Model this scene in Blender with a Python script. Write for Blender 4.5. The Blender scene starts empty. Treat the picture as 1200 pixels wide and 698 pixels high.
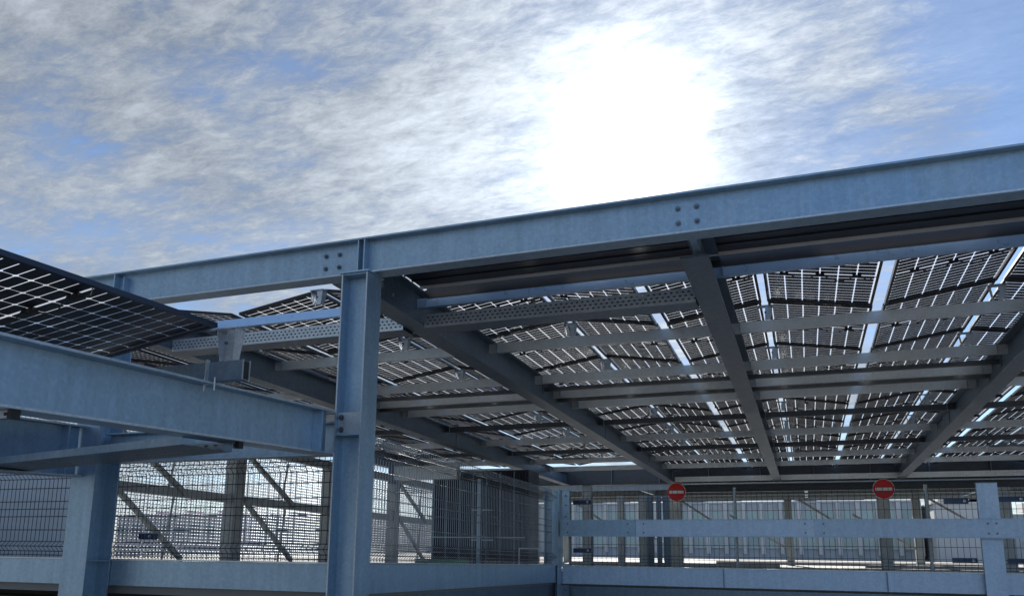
import bpy, math, random
from mathutils import Vector, Matrix, noise
random.seed(7)
S = bpy.context.scene
COL = S.collection
R = math.radians
EYE = 1.65            # eye height over the lower deck
SL = 0.02345          # the upper deck and its canopy fall this much per metre away from the camera

# ------------------------------------------------------------------ camera
cam_d = bpy.data.cameras.new('camera'); cam = bpy.data.objects.new('camera', cam_d); COL.objects.link(cam)
S.camera = cam
yaw, pit, roll = -0.35448, 0.19, 0.0081174
fw = Vector((math.sin(yaw), math.cos(yaw), 0)); rt = Vector((math.cos(yaw), -math.sin(yaw), 0)); up = Vector((0, 0, 1))
f2 = fw*math.cos(pit) + up*math.sin(pit); u2 = up*math.cos(pit) - fw*math.sin(pit)
r3 = rt*math.cos(roll) + u2*math.sin(roll); u3 = u2*math.cos(roll) - rt*math.sin(roll)
M = Matrix((r3, u3, -f2)).transposed().to_4x4(); M.translation = Vector((0, 0, EYE))
cam.matrix_world = M
cam_d.sensor_width = 36; cam_d.lens = 923.9/1200*36; cam_d.shift_y = (459.06-349)/1200
cam_d.clip_start = 0.05; cam_d.clip_end = 9000

# ------------------------------------------------------------------ world, sun, exposure
SUN_DIR = Vector((-0.1723, 0.8648, 0.4716)).normalized()
elev = math.asin(SUN_DIR.z); az = math.atan2(SUN_DIR.x, SUN_DIR.y)
W = bpy.data.worlds.new('World'); S.world = W; W.use_nodes = True
nt = W.node_tree; N = nt.nodes; L = nt.links; N.clear()
def nd(t, **k):
    n = N.new(t)
    for a, b in k.items(): setattr(n, a, b)
    return n
def mth(op, a, b=None, c=None, clamp=False):
    n = nd('ShaderNodeMath', operation=op); n.use_clamp = clamp
    for i, v in enumerate((a, b, c)):
        if v is None: continue
        if isinstance(v, (int, float)): n.inputs[i].default_value = v
        else: L.new(v, n.inputs[i])
    return n.outputs[0]
def vec(op, a, b):
    n = nd('ShaderNodeVectorMath', operation=op)
    for i, v in enumerate((a, b)):
        if isinstance(v, (tuple, Vector)): n.inputs[i].default_value = tuple(v)
        else: L.new(v, n.inputs[i])
    return n
def mapr(v, a, b, c=0.0, d=1.0, smooth=True):
    n = nd('ShaderNodeMapRange'); n.interpolation_type = 'SMOOTHSTEP' if smooth else 'LINEAR'
    L.new(v, n.inputs[0])
    for i, x in enumerate((a, b, c, d)): n.inputs[i+1].default_value = x
    return n.outputs[0]
out = nd('ShaderNodeOutputWorld'); bg = nd('ShaderNodeBackground')
sky = nd('ShaderNodeTexSky', sky_type='NISHITA'); sky.sun_disc = False
sky.sun_elevation = elev; sky.sun_rotation = az; sky.altitude = 50; sky.air_density = 0.75; sky.dust_density = 0.05; sky.ozone_density = 2.6
tc = nd('ShaderNodeTexCoord'); nv = vec('NORMALIZE', tc.outputs['Generated'], (0, 0, 0)).outputs[0]
sx = nd('ShaderNodeSeparateXYZ'); L.new(nv, sx.inputs[0])
zz = mth('MAXIMUM', sx.outputs[2], 0.0); den = mth('ADD', zz, 0.10)
cx = nd('ShaderNodeCombineXYZ'); cx_x = mth('DIVIDE', sx.outputs[0], den); cx_y = mth('DIVIDE', sx.outputs[1], den); L.new(cx_x, cx.inputs[0]); L.new(cx_y, cx.inputs[1])
def cloud_noise(scale, rotz, sc, detail, rough, dist, off):
    mp = nd('ShaderNodeMapping'); mp.inputs['Rotation'].default_value = (0, 0, R(rotz)); mp.inputs['Scale'].default_value = sc; mp.inputs['Location'].default_value = off
    L.new(cx.outputs[0], mp.inputs[0])
    n = nd('ShaderNodeTexNoise'); n.inputs['Scale'].default_value = scale; n.inputs['Detail'].default_value = detail
    n.inputs['Roughness'].default_value = rough; n.inputs['Distortion'].default_value = dist; L.new(mp.outputs[0], n.inputs['Vector'])
    return n.outputs['Fac']
big = cloud_noise(0.9, 25, (1, 1, 1), 3, 0.5, 0.2, (2.9, 9.4, 0))
streak = cloud_noise(1.25, 58, (0.9, 1.9, 1), 12, 0.63, 0.3, (0.5, 8.2, 0))
fine = cloud_noise(6.0, 48, (1.0, 1.8, 1), 12, 0.72, 0.25, (0, 3.3, 0))
wisp = cloud_noise(17.0, 44, (1.0, 2.3, 1), 8, 0.7, 0.6, (4.1, 6.6, 0))
edge = mapr(mth('ADD', mth('ADD', mth('MULTIPLY', cx_x, 1.0), mth('MULTIPLY', cx_y, -0.15)), mth('MULTIPLY', streak, 0.9)), 0.34, 0.80, 0.0, 0.42)
dens = mth('ADD', mth('ADD', mth('MULTIPLY', big, 0.55), mth('MULTIPLY', streak, 0.85)), mth('MULTIPLY', fine, 0.42))
dens = mth('SUBTRACT', mth('ADD', dens, mth('MULTIPLY', mth('SUBTRACT', wisp, 0.5), 0.22)), edge)
mask = mapr(dens, 0.64, 0.98)
dt = vec('DOT_PRODUCT', nv, tuple(SUN_DIR)).outputs['Value']
dtc = mth('MAXIMUM', dt, 0.0)
glow1 = mth('POWER', dtc, 12.0); glow2 = mth('POWER', dtc, 60.0); glow3 = mth('POWER', dtc, 330.0)
CL = dict(base=1.95, g1=1.5, g2=1.5, g3=12.0)
lum = mth('ADD', CL['base'], mth('ADD', mth('MULTIPLY', glow1, CL['g1']), mth('ADD', mth('MULTIPLY', glow2, CL['g2']), mth('ADD', mth('MULTIPLY', glow3, CL['g3']), mapr(zz, 0.0, 0.14, 1.0, 0.0)))))
det = mapr(mth('ADD', mth('MULTIPLY', streak, 0.6), mth('ADD', mth('MULTIPLY', fine, 0.45), mth('MULTIPLY', mth('SUBTRACT', wisp, 0.5), 0.28))), 0.40, 0.67, 0.58, 1.80, False)
lum = mth('MULTIPLY', lum, mth('ADD', det, mth('MULTIPLY', mth('SUBTRACT', 1.15, det), mth('MULTIPLY', glow2, 0.25))))
cc = nd('ShaderNodeVectorMath', operation='SCALE'); cc.inputs[0].default_value = (0.87, 0.955, 1.05); L.new(lum, cc.inputs['Scale'])
# thin veil round the sun, seen between the clouds
veil = mth('ADD', mapr(zz, 0.0, 0.15, 0.75, 0.10), mth('ADD', mth('MULTIPLY', glow1, 0.25), mth('MULTIPLY', glow2, 0.75)), clamp=True)
m2 = mth('MAXIMUM', mth('MULTIPLY', mask, 0.92), veil)
mx = nd('ShaderNodeMix', data_type='RGBA'); L.new(m2, mx.inputs[0]); L.new(sky.outputs[0], mx.inputs[6]); L.new(cc.outputs[0], mx.inputs[7])
L.new(mx.outputs[2], bg.inputs[0]); bg.inputs[1].default_value = 0.105; L.new(bg.outputs[0], out.inputs[0])

sun_d = bpy.data.lights.new('sun', 'SUN'); sun_d.energy = 4.8; sun_d.angle = R(0.6); sun_d.color = (1, 0.95, 0.87)
sun = bpy.data.objects.new('sun', sun_d); COL.objects.link(sun); sun.rotation_euler = SUN_DIR.to_track_quat('Z', 'Y').to_euler(); sun.location = (0, 0, 40)
S.view_settings.view_transform = 'Standard'; S.view_settings.look = 'None'; S.view_settings.gamma = 1; S.view_settings.exposure = 0.74
S.cycles.transparent_max_bounces = 12; S.cycles.max_bounces = 7; S.cycles.caustics_reflective = False; S.cycles.caustics_refractive = False

# ------------------------------------------------------------------ materials
def new_mat(name):
    m = bpy.data.materials.new(name); m.use_nodes = True
    return m, m.node_tree, m.node_tree.nodes['Principled BSDF']
def grime_mat(name, c1, c2, metal=0.0, rough=0.5, scale=3.0, spangle=0.0, bump=0.0, rvar=0.12, streaks=0.0, drip=(1, 1, 1)):
    m, t, b = new_mat(name); n = t.nodes; l = t.links
    tc = n.new('ShaderNodeTexCoord'); mp = n.new('ShaderNodeMapping'); mp.inputs['Scale'].default_value = drip
    l.new(tc.outputs['Object'], mp.inputs[0])
    no = n.new('ShaderNodeTexNoise'); no.inputs['Scale'].default_value = scale; no.inputs['Detail'].default_value = 8; no.inputs['Roughness'].default_value = 0.68
    l.new(mp.outputs[0], no.inputs['Vector'])
    fac = no.outputs['Fac']
    if spangle:
        vo = n.new('ShaderNodeTexVoronoi'); vo.inputs['Scale'].default_value = spangle; l.new(tc.outputs['Object'], vo.inputs['Vector'])
        sp = n.new('ShaderNodeSeparateColor'); l.new(vo.outputs['Color'], sp.inputs[0])
        a = n.new('ShaderNodeMath'); a.operation = 'MULTIPLY_ADD'; l.new(sp.outputs[0], a.inputs[0]); a.inputs[1].default_value = 0.28; l.new(fac, a.inputs[2])
        a2 = n.new('ShaderNodeMath'); a2.operation = 'SUBTRACT'; l.new(a.outputs[0], a2.inputs[0]); a2.inputs[1].default_value = 0.14; fac = a2.outputs[0]
    mr = n.new('ShaderNodeMapRange'); l.new(fac, mr.inputs[0]); mr.inputs[1].default_value = 0.3; mr.inputs[2].default_value = 0.7
    mix = n.new('ShaderNodeMix'); mix.data_type = 'RGBA'; l.new(mr.outputs[0], mix.inputs[0]); mix.inputs[6].default_value = (*c1, 1); mix.inputs[7].default_value = (*c2, 1)
    oi = n.new('ShaderNodeObjectInfo'); rv = n.new('ShaderNodeMapRange'); l.new(oi.outputs['Random'], rv.inputs[0]); rv.inputs[3].default_value = 0.9; rv.inputs[4].default_value = 1.08
    sc = n.new('ShaderNodeVectorMath'); sc.operation = 'SCALE'; l.new(mix.outputs[2], sc.inputs[0]); l.new(rv.outputs[0], sc.inputs['Scale'])
    col = sc.outputs[0]
    if streaks:
        mp2 = n.new('ShaderNodeMapping'); mp2.inputs['Scale'].default_value = (9, 9, 0.7); l.new(tc.outputs['Object'], mp2.inputs[0])
        n2 = n.new('ShaderNodeTexNoise'); n2.inputs['Scale'].default_value = 1.3; n2.inputs['Detail'].default_value = 6; n2.inputs['Roughness'].default_value = 0.7; l.new(mp2.outputs[0], n2.inputs['Vector'])
        m3 = n.new('ShaderNodeMapRange'); l.new(n2.outputs['Fac'], m3.inputs[0]); m3.inputs[1].default_value = 0.35; m3.inputs[2].default_value = 0.7; m3.inputs[3].default_value = 1.0+streaks*0.5; m3.inputs[4].default_value = 1.0-streaks
        s2 = n.new('ShaderNodeVectorMath'); s2.operation = 'SCALE'; l.new(col, s2.inputs[0]); l.new(m3.outputs[0], s2.inputs['Scale']); col = s2.outputs[0]
    l.new(col, b.inputs['Base Color'])
    b.inputs['Metallic'].default_value = metal
    r2 = n.new('ShaderNodeMapRange'); l.new(no.outputs['Fac'], r2.inputs[0]); r2.inputs[1].default_value = 0.3; r2.inputs[2].default_value = 0.7
    r2.inputs[3].default_value = max(0.05, rough-rvar); r2.inputs[4].default_value = rough+rvar; l.new(r2.outputs[0], b.inputs['Roughness'])
    if bump:
        bp = n.new('ShaderNodeBump'); bp.inputs['Strength'].default_value = bump; bp.inputs['Distance'].default_value = 0.01; l.new(no.outputs['Fac'], bp.inputs['Height']); l.new(bp.outputs[0], b.inputs['Normal'])
    return m
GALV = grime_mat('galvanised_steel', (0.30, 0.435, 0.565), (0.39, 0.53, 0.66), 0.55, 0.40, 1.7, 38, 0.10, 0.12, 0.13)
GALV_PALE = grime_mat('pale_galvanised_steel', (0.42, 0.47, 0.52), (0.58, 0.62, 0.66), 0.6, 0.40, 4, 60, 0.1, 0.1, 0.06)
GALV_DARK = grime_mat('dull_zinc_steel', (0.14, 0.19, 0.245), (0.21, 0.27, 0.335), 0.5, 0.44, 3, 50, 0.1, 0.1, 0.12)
GREEN_STEEL = grime_mat('aged_zinc_steel', (0.30, 0.33, 0.335), (0.44, 0.47, 0.47), 0.3, 0.55, 3, 40, 0.1, 0.1, 0.15)
PURLIN = grime_mat('rolled_zinc_sheet', (0.66, 0.71, 0.73), (0.79, 0.83, 0.84), 0.35, 0.36, 5, 70, 0.08, 0.08)
TUBE = grime_mat('dark_tube_steel', (0.06, 0.068, 0.08), (0.10, 0.11, 0.125), 0.4, 0.45, 4)
SHEET = grime_mat('dark_coated_sheet', (0.022, 0.024, 0.03), (0.05, 0.05, 0.055), 0.3, 0.38, 1.2, 0, 0.1, 0.08, 0, (0.4, 6, 6))
WHITE_TRIM = grime_mat('painted_light_slit', (0.6, 0.6, 0.58), (0.75, 0.75, 0.72), 0.1, 0.4, 8)
FRAME = grime_mat('black_anodised_frame', (0.012, 0.013, 0.018), (0.02, 0.021, 0.028), 0.3, 0.38, 6)
NFRAME = grime_mat('navy_anodised_frame', (0.035, 0.042, 0.06), (0.05, 0.06, 0.085), 0.5, 0.36, 6)
CELL = grime_mat('solar_cell_silicon', (0.014, 0.014, 0.022), (0.026, 0.023, 0.034), 0.1, 0.36, 2)
RIBBON = grime_mat('solder_ribbon', (0.6, 0.6, 0.62), (0.8, 0.8, 0.8), 0.5, 0.4, 9)
PLASTIC = grime_mat('black_plastic', (0.012, 0.012, 0.013), (0.022, 0.022, 0.024), 0, 0.5, 8)
CONC = grime_mat('concrete_deck', (0.32, 0.315, 0.305), (0.46, 0.45, 0.43), 0, 0.85, 0.8, 0, 0.3)
ASPH = grime_mat('worn_deck_coating', (0.22, 0.22, 0.22), (0.34, 0.335, 0.33), 0, 0.85, 0.5, 0, 0.3)
LINE = grime_mat('white_road_paint', (0.6, 0.6, 0.58), (0.8, 0.8, 0.78), 0, 0.6, 6)
WIRE = grime_mat('grey_wire_coating', (0.22, 0.25, 0.28), (0.30, 0.33, 0.36), 0.5, 0.45, 3)
WIRE_D = grime_mat('dark_wire_coating', (0.05, 0.062, 0.075), (0.07, 0.085, 0.10), 0.3, 0.45, 3)
RED = grime_mat('sign_red', (0.55, 0.012, 0.015), (0.66, 0.02, 0.02), 0, 0.35, 5)
SIGNW = grime_mat('sign_white', (0.72, 0.72, 0.72), (0.8, 0.8, 0.8), 0, 0.35, 5)
BLUEB = grime_mat('blue_bracket_paint', (0.03, 0.06, 0.13), (0.05, 0.09, 0.18), 0.2, 0.4, 5)
NAVY = grime_mat('navy_cladding', (0.012, 0.017, 0.032), (0.022, 0.028, 0.048), 0.1, 0.5, 2)
BOARD = grime_mat('blue_grey_board', (0.44, 0.50, 0.57), (0.54, 0.60, 0.66), 0, 0.6, 1)
SKY_CH = grime_mat('sky_tinted_channel', (0.36, 0.56, 0.86), (0.44, 0.64, 0.93), 0.3, 0.32, 3, 0, 0.08)  # reflected blue sky put into the base colour of the first channel
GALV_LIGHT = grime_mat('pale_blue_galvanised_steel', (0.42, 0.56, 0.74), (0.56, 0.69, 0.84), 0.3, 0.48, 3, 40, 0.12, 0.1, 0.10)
PALE = grime_mat('pale_render', (0.55, 0.56, 0.56), (0.68, 0.68, 0.67), 0, 0.8, 0.3)
PINK = grime_mat('pale_pinkish_render', (0.62, 0.55, 0.57), (0.74, 0.66, 0.67), 0, 0.8, 0.3)
GREYW = grime_mat('grey_render', (0.28, 0.30, 0.33), (0.38, 0.40, 0.43), 0, 0.8, 0.2)
LGREY = grime_mat('light_grey_render', (0.46, 0.50, 0.54), (0.58, 0.61, 0.64), 0, 0.8, 0.3)
WIN = grime_mat('window_glass_dark', (0.04, 0.06, 0.08), (0.08, 0.12, 0.14), 0.2, 0.15, 0.5)
TEAL = grime_mat('teal_glazing', (0.32, 0.43, 0.44), (0.44, 0.55, 0.54), 0.1, 0.2, 0.5)
LAMPM = grime_mat('lamp_diffuser', (0.7, 0.7, 0.7), (0.8, 0.8, 0.8), 0, 0.4, 3)
GROUNDM = grime_mat('city_ground', (0.08, 0.09, 0.08), (0.16, 0.16, 0.15), 0, 0.9, 0.02)
GREEN = grime_mat('green_painted_strip', (0.05, 0.22, 0.13), (0.08, 0.30, 0.18), 0, 0.6, 2)
BOLTM = grime_mat('bolt_steel', (0.10, 0.12, 0.15), (0.2, 0.22, 0.26), 0.7, 0.4, 30)
GLASS, t, b = new_mat('module_glass')
n = t.nodes; l = t.links; n.remove(b)
tr = n.new('ShaderNodeBsdfTransparent'); tr.inputs[0].default_value = (0.98, 0.99, 1, 1)
tl = n.new('ShaderNodeBsdfTranslucent'); tl.inputs[0].default_value = (0.95, 0.95, 0.96, 1)
gl = n.new('ShaderNodeBsdfGlossy'); gl.inputs['Roughness'].default_value = 0.08
m1 = n.new('ShaderNodeMixShader'); m1.inputs[0].default_value = 0.36; l.new(tr.outputs[0], m1.inputs[1]); l.new(tl.outputs[0], m1.inputs[2])
m2_ = n.new('ShaderNodeMixShader'); m2_.inputs[0].default_value = 0.05; l.new(m1.outputs[0], m2_.inputs[1]); l.new(gl.outputs[0], m2_.inputs[2])
l.new(m2_.outputs[0], n['Material Output'].inputs[0])

# ------------------------------------------------------------------ mesh helpers
def P(x, y, h): return Vector((x, y, EYE + h - SL*y))          # upper deck / canopy frame
def PN(x, y, c): return Vector((x, y, EYE + c + 0.0279*y))     # rising near canopy frame
class MB:
    def __init__(s, fn=None): s.v = []; s.f = []; s.fn = fn
    def add(s, pts, faces):
        o = len(s.v)
        s.v += [(s.fn(*p) if s.fn else Vector(p)) for p in pts]
        s.f += [tuple(i+o for i in f) for f in faces]; return s
    def box(s, x0, x1, y0, y1, z0, z1):
        return s.add([(x0,y0,z0),(x1,y0,z0),(x1,y1,z0),(x0,y1,z0),(x0,y0,z1),(x1,y0,z1),(x1,y1,z1),(x0,y1,z1)],
                     [(0,3,2,1),(4,5,6,7),(0,1,5,4),(1,2,6,5),(2,3,7,6),(3,0,4,7)])
    def prism(s, prof, a, b, side=None, upv=(0,0,1)):       # profile (side, up) swept a->b, real coordinates
        a = Vector(a); b = Vector(b); d = (b-a).normalized(); upv = Vector(upv)
        sd = Vector(side) if side else d.cross(upv).normalized()
        n = len(prof); o = len(s.v)
        for p in (a, b): s.v += [p + sd*q[0] + upv*q[1] for q in prof]
        s.f += [(o+i, o+(i+1) % n, o+n+(i+1) % n, o+n+i) for i in range(n)]
        s.f += [tuple(o+i for i in reversed(range(n))), tuple(o+n+i for i in range(n))]; return s
    def tube(s, a, b, r, n=8, r2=None):
        a = Vector(a); b = Vector(b); d = (b-a).normalized(); q = Vector((0,0,1)) if abs(d.z) < 0.9 else Vector((1,0,0))
        u = d.cross(q).normalized(); w = u.cross(d); r2 = r if r2 is None else r2; o = len(s.v)
        for p, rr in ((a, r), (b, r2)): s.v += [p + (u*math.cos(2*math.pi*i/n)+w*math.sin(2*math.pi*i/n))*rr for i in range(n)]
        s.f += [(o+i, o+(i+1) % n, o+n+(i+1) % n, o+n+i) for i in range(n)]
        s.f += [tuple(o+i for i in reversed(range(n))), tuple(o+n+i for i in range(n))]; return s
    def beam(s, a, b, w, h):
        return s.prism([(-w/2,-h/2),(w/2,-h/2),(w/2,h/2),(-w/2,h/2)], a, b)
    def wire(s, pts, r):                                     # thin square wire along a polyline
        o = len(s.v); n = len(pts)
        d = (Vector(pts[-1])-Vector(pts[0])).normalized(); q = Vector((0,1,0)) if abs(d.y) < 0.7 else Vector((1,0,0))
        u = d.cross(q).normalized(); w = u.cross(d)
        for p in pts:
            p = Vector(p); s.v += [p+u*r, p+w*r, p-u*r, p-w*r]
        for k in range(n-1):
            for i in range(4): s.f.append((o+4*k+i, o+4*k+(i+1) % 4, o+4*k+4+(i+1) % 4, o+4*k+4+i))
        return s
    def mesh(s, name, mat, org=Vector((0,0,0)), smooth=False):
        me = bpy.data.meshes.new(name); me.from_pydata([tuple(v-org) for v in s.v], [], s.f); me.materials.append(mat)
        if smooth: me.shade_smooth()
        me.update(); return me
def isec(H, Wd, tf=0.016, tw=0.010):     # I profile, origin at bottom centre
    a, b_ = Wd/2, tw/2
    return [(-a,0),(a,0),(a,tf),(b_,tf),(b_,H-tf),(a,H-tf),(a,H),(-a,H),(-a,H-tf),(-b_,H-tf),(-b_,tf),(-a,tf)]
def link(name, me, parent=None, loc=(0,0,0)):
    o = bpy.data.objects.new(name, me); COL.objects.link(o); o.location = loc
    if parent: o.parent = parent
    return o
def thing(name, label, cat, loc=(0,0,0), group=None, me=None):
    o = bpy.data.objects.new(name, me); COL.objects.link(o); o.location = loc
    o['label'] = label; o['category'] = cat
    if group: o['group'] = group
    return o
def part(name, mb, mat, parent, stuff=False, label=None, smooth=False):
    o = link(name, mb.mesh(name, mat, parent.location.copy(), smooth), parent)
    if stuff: o['kind'] = 'stuff'
    if label: o['label'] = label
    return o
def sub(name, mb, mat, par):          # a piece of a part (thing > part > sub-part)
    root = par.parent; return link(name, mb.mesh(name, mat, root.location.copy()), par)
def struct(name, mb, mat):
    o = link(name, mb.mesh(name, mat)); o['kind'] = 'structure'; return o
ORD = ['first','second','third','fourth','fifth','sixth','seventh','eighth','ninth','tenth','eleventh','twelfth']

# ------------------------------------------------------------------ ground and decks
g = MB(); nseg = 48
g.v = [Vector((0,0,-14))] + [Vector((6000*math.cos(2*math.pi*i/nseg), 6000*math.sin(2*math.pi*i/nseg), -14)) for i in range(nseg)]
g.f = [(0, 1+i, 1+(i+1) % nseg) for i in range(nseg)]
struct('ground', g, GROUNDM)
struct('lower_deck', MB().box(-34, 34, -22, 12.8, -0.4, 0.0), CONC)
dk = MB()
def deck_strip(x0, x1, ys, hfn, th=0.25):
    for ya, yb in zip(ys[:-1], ys[1:]):
        za, zb = hfn(ya), hfn(yb)
        dk.add([(x0,ya,za-th),(x1,ya,za-th),(x1,yb,zb-th),(x0,yb,zb-th),(x0,ya,za),(x1,ya,za),(x1,yb,zb),(x0,yb,zb)],
               [(0,3,2,1),(4,5,6,7),(0,1,5,4),(1,2,6,5),(2,3,7,6),(3,0,4,7)])
def deck_z(y): return EYE - 0.13 - SL*min(y, 27.0) - 0.004*max(0, y-27)
deck_strip(-34, -3.80, [6.45, 12.6], deck_z)
deck_strip(-34, 40, [12.6, 27], deck_z)
struct('upper_deck', dk, ASPH)
dk = MB(); deck_strip(-34, 40, [27, 95], deck_z); struct('rear_deck', dk, CONC)
ln = MB()
for k in range(12):
    x = -9 + 2.5*k
    ln.add([(x,29,deck_z(29)+.004),(x+.12,29,deck_z(29)+.004),(x+.12,34,deck_z(34)+.004),(x,34,deck_z(34)+.004)], [(0,1,2,3)])
    ln.add([(x,14.5,deck_z(14.5)+.004),(x+.12,14.5,deck_z(14.5)+.004),(x+.12,19.5,deck_z(19.5)+.004),(x,19.5,deck_z(19.5)+.004)], [(0,1,2,3)])
struct('parking_line_marks', ln, LINE)
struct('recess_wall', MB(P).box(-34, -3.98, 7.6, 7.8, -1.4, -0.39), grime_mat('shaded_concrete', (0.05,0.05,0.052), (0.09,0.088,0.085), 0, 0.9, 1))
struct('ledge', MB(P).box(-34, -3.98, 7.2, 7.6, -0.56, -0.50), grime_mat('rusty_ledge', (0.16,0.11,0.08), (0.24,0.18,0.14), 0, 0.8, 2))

# ------------------------------------------------------------------ parapet, rails, guard posts
def box_thing(name, label, cat, x0, x1, y0, y1, h0, h1, mat, group=None, fn=P):
    o = fn((x0+x1)/2, (y0+y1)/2, h0)
    return thing(name, label, cat, o, group, MB(fn).box(x0,x1,y0,y1,h0,h1).mesh(name, mat, o))
def parapet(label, x0, x1, y0, y1, h0, h1, axis, fascia=True, joints=(), mt=None):
    t = thing('parapet_beam', label, 'parapet', P((x0+x1)/2, (y0+y1)/2, h0), 'blue steel parapet beams')
    part('beam', MB(P).box(x0,x1,y0,y1,h0,h1), mt or GALV, t)
    part('coping', MB(P).box(x0-.015,x1+.015,y0-.015,y1+.015,h1+.002,h1+.014), GALV_PALE, t)
    if fascia:
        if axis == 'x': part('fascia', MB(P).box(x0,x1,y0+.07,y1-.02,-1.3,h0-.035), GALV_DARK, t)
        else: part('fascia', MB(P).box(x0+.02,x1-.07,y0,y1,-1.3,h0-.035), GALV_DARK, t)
    for j in joints:
        part('joint_cover', MB(P).box(j,j+.012,y0-.018,y0-.001,h0,h1), GALV_DARK, t)
parapet('long blue steel parapet beam below the wire fence left of main column', -20, -3.97, 6.30, 6.46, -0.295, -0.045, 'x', False)
parapet('blue steel parapet beam running back from main column to short corner post', -3.92, -3.72, 6.34, 12.26, -0.300, -0.040, 'y')
parapet('lowest blue horizontal steel beam under the two-rail barrier on the right', -3.68, 9.5, 12.32, 12.50, -0.320, -0.055, 'x', True, (-1.2, 1.0, 4.3), GALV_LIGHT)
# upper guard rail, three lengths
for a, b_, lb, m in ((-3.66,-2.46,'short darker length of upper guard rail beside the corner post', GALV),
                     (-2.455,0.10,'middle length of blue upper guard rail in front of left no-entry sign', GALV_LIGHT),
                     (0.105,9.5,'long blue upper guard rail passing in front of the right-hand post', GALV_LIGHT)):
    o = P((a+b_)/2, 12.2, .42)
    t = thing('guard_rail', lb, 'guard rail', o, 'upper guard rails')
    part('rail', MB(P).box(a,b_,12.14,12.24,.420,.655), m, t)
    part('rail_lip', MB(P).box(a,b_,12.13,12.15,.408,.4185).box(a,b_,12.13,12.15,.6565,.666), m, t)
    for x in ([a+.12, b_-.12] if b_ < 5 else [a+.12, 2.26, 2.36, 4.9]):
        for z in (.47,.60): part('bolt', MB().tube(P(x,12.14,z),P(x,12.128,z),.013,6), BOLTM, t)
# corner post: H section, flanges left and right
t = thing('corner_post', 'short blue steel post where the fence meets the guard rail', 'post', P(-3.83,12.2,-.34))
part('web', MB(P).box(-3.945,-3.715,12.31,12.32,-.04,1.12), GALV, t)
for x in (-3.96, -3.715): part('flange', MB(P).box(x,x+.015,12.22,12.42,-.04,1.135), GALV, t)
part('cap_plate', MB(P).box(-3.965,-3.695,12.21,12.43,1.137,1.15), GALV, t)
part('splice_plate', MB(P).box(-3.70,-3.685,12.10,12.30,-.95,.80), GALV, t)
t = thing('rail_end_plate', 'bolted blue plate fixed right of the corner post above rail', 'plate', P(-3.6,12.2,.66))
pp = part('plate', MB(P).box(-3.66,-3.54,12.25,12.265,.67,1.12), GALV, t)
for z in (.72,.9,1.05): sub('bolt', MB().tube(P(-3.6,12.25,z),P(-3.6,12.232,z),.014,6), BOLTM, pp)
t = thing('joint_plate', 'small bolted plate at the foot of corner post below parapet', 'plate', P(-3.75,12.1,-.6))
pp = part('plate', MB(P).box(-3.90,-3.56,12.28,12.30,-.62,-.34), GALV_DARK, t)
for x in (-3.84,-3.62):
    for z in (-.42,-.52): sub('bolt', MB().tube(P(x,12.28,z),P(x,12.262,z),.015,6), BOLTM, pp)
# right guard post
for x, lb in ((2.31,'pale blue upright post behind rail at right of the photo'), (7.6,'pale blue upright post outside the right side')):
    t = thing('guard_post', lb, 'post', P(x,12.28,-.6), 'guard posts')
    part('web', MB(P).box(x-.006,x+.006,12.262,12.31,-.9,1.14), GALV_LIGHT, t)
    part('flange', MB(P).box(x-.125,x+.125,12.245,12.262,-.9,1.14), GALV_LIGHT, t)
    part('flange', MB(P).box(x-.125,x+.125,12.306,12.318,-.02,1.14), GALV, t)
    part('cap_plate', MB(P).box(x-.128,x+.128,12.242,12.32,1.143,1.15), GALV, t)

# ------------------------------------------------------------------ wire fences
def fence(label, p0, p1, h0, h1, pitch, panel_len, mat, normal, mid=True, posts=True, r=.0032, fd=.05, fh=.05):
    p0 = Vector((*p0, 0)); p1 = Vector((*p1, 0)); d = (p1-p0); Lg = d.length; d.normalize(); nn = Vector((*normal, 0))
    t = thing('wire_fence', label, 'fence', P(p0.x, p0.y, h0), 'welded wire fences')
    H = h1-h0
    def fold(c): return [(c-fh, 0), (c, fd), (c+fh, 0)]
    prof = [(0, 0)] + fold(.11) + (fold(H*.5) if mid else []) + fold(H-.13) + [(H, 0)]
    npan = max(1, round(Lg/panel_len)); pl = Lg/npan
    def at(s, z, off): q = p0 + d*s + nn*off; return P(q.x, q.y, h0+z)
    for k in range(npan):
        m = MB(); s0 = k*pl+.02; s1 = (k+1)*pl-.02; n = int((s1-s0)/pitch)
        for i in range(n+1): m.wire([at(s0+i*pitch, z, o) for z, o in prof], r)
        part('vertical_wires', m, mat, t, True)
        hz = [0.02, .06, .16] + [H*f for f in (.28,.42,.5,.58,.72)] + [H-.18, H-.08, H-.01]
        hz += [(.11), (H-.13)]
        for z in hz:
            off = fd if z in (.11, H-.13) else 0
            for dd in (0.006,):
                part('horizontal_wire', MB().wire([at(s0, z, off+dd), at(s1, z, off+dd)], r*1.15), mat, t)
    if posts:
        for k in range(npan+1):
            q = p0 + d*(k*pl) - nn*.05
            part('fence_post', MB(P).box(q.x-.02,q.x+.02,q.y-.02,q.y+.02,h0,h1+.02), GREEN_STEEL, t)
    return t
fence('grey wire mesh fence standing on parapet left of the main column', (-16, 6.40), (-3.98, 6.40), -.025, .99, .062, 2.4, WIRE_D, (0,-1), False, False, .0042)
fence('blue-grey folded wire mesh fence running back from column to corner post', (-3.82, 6.5), (-3.82, 12.2), -.02, 1.15, .055, 2.85, WIRE, (1,0), False, False, .004, .085, .075)
fence('dark wire mesh fence behind the two horizontal guard rails', (-3.6, 12.44), (9.4, 12.44), -.035, 1.14, .075, 2.6, WIRE_D, (0,-1), False, True, .003)

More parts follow.
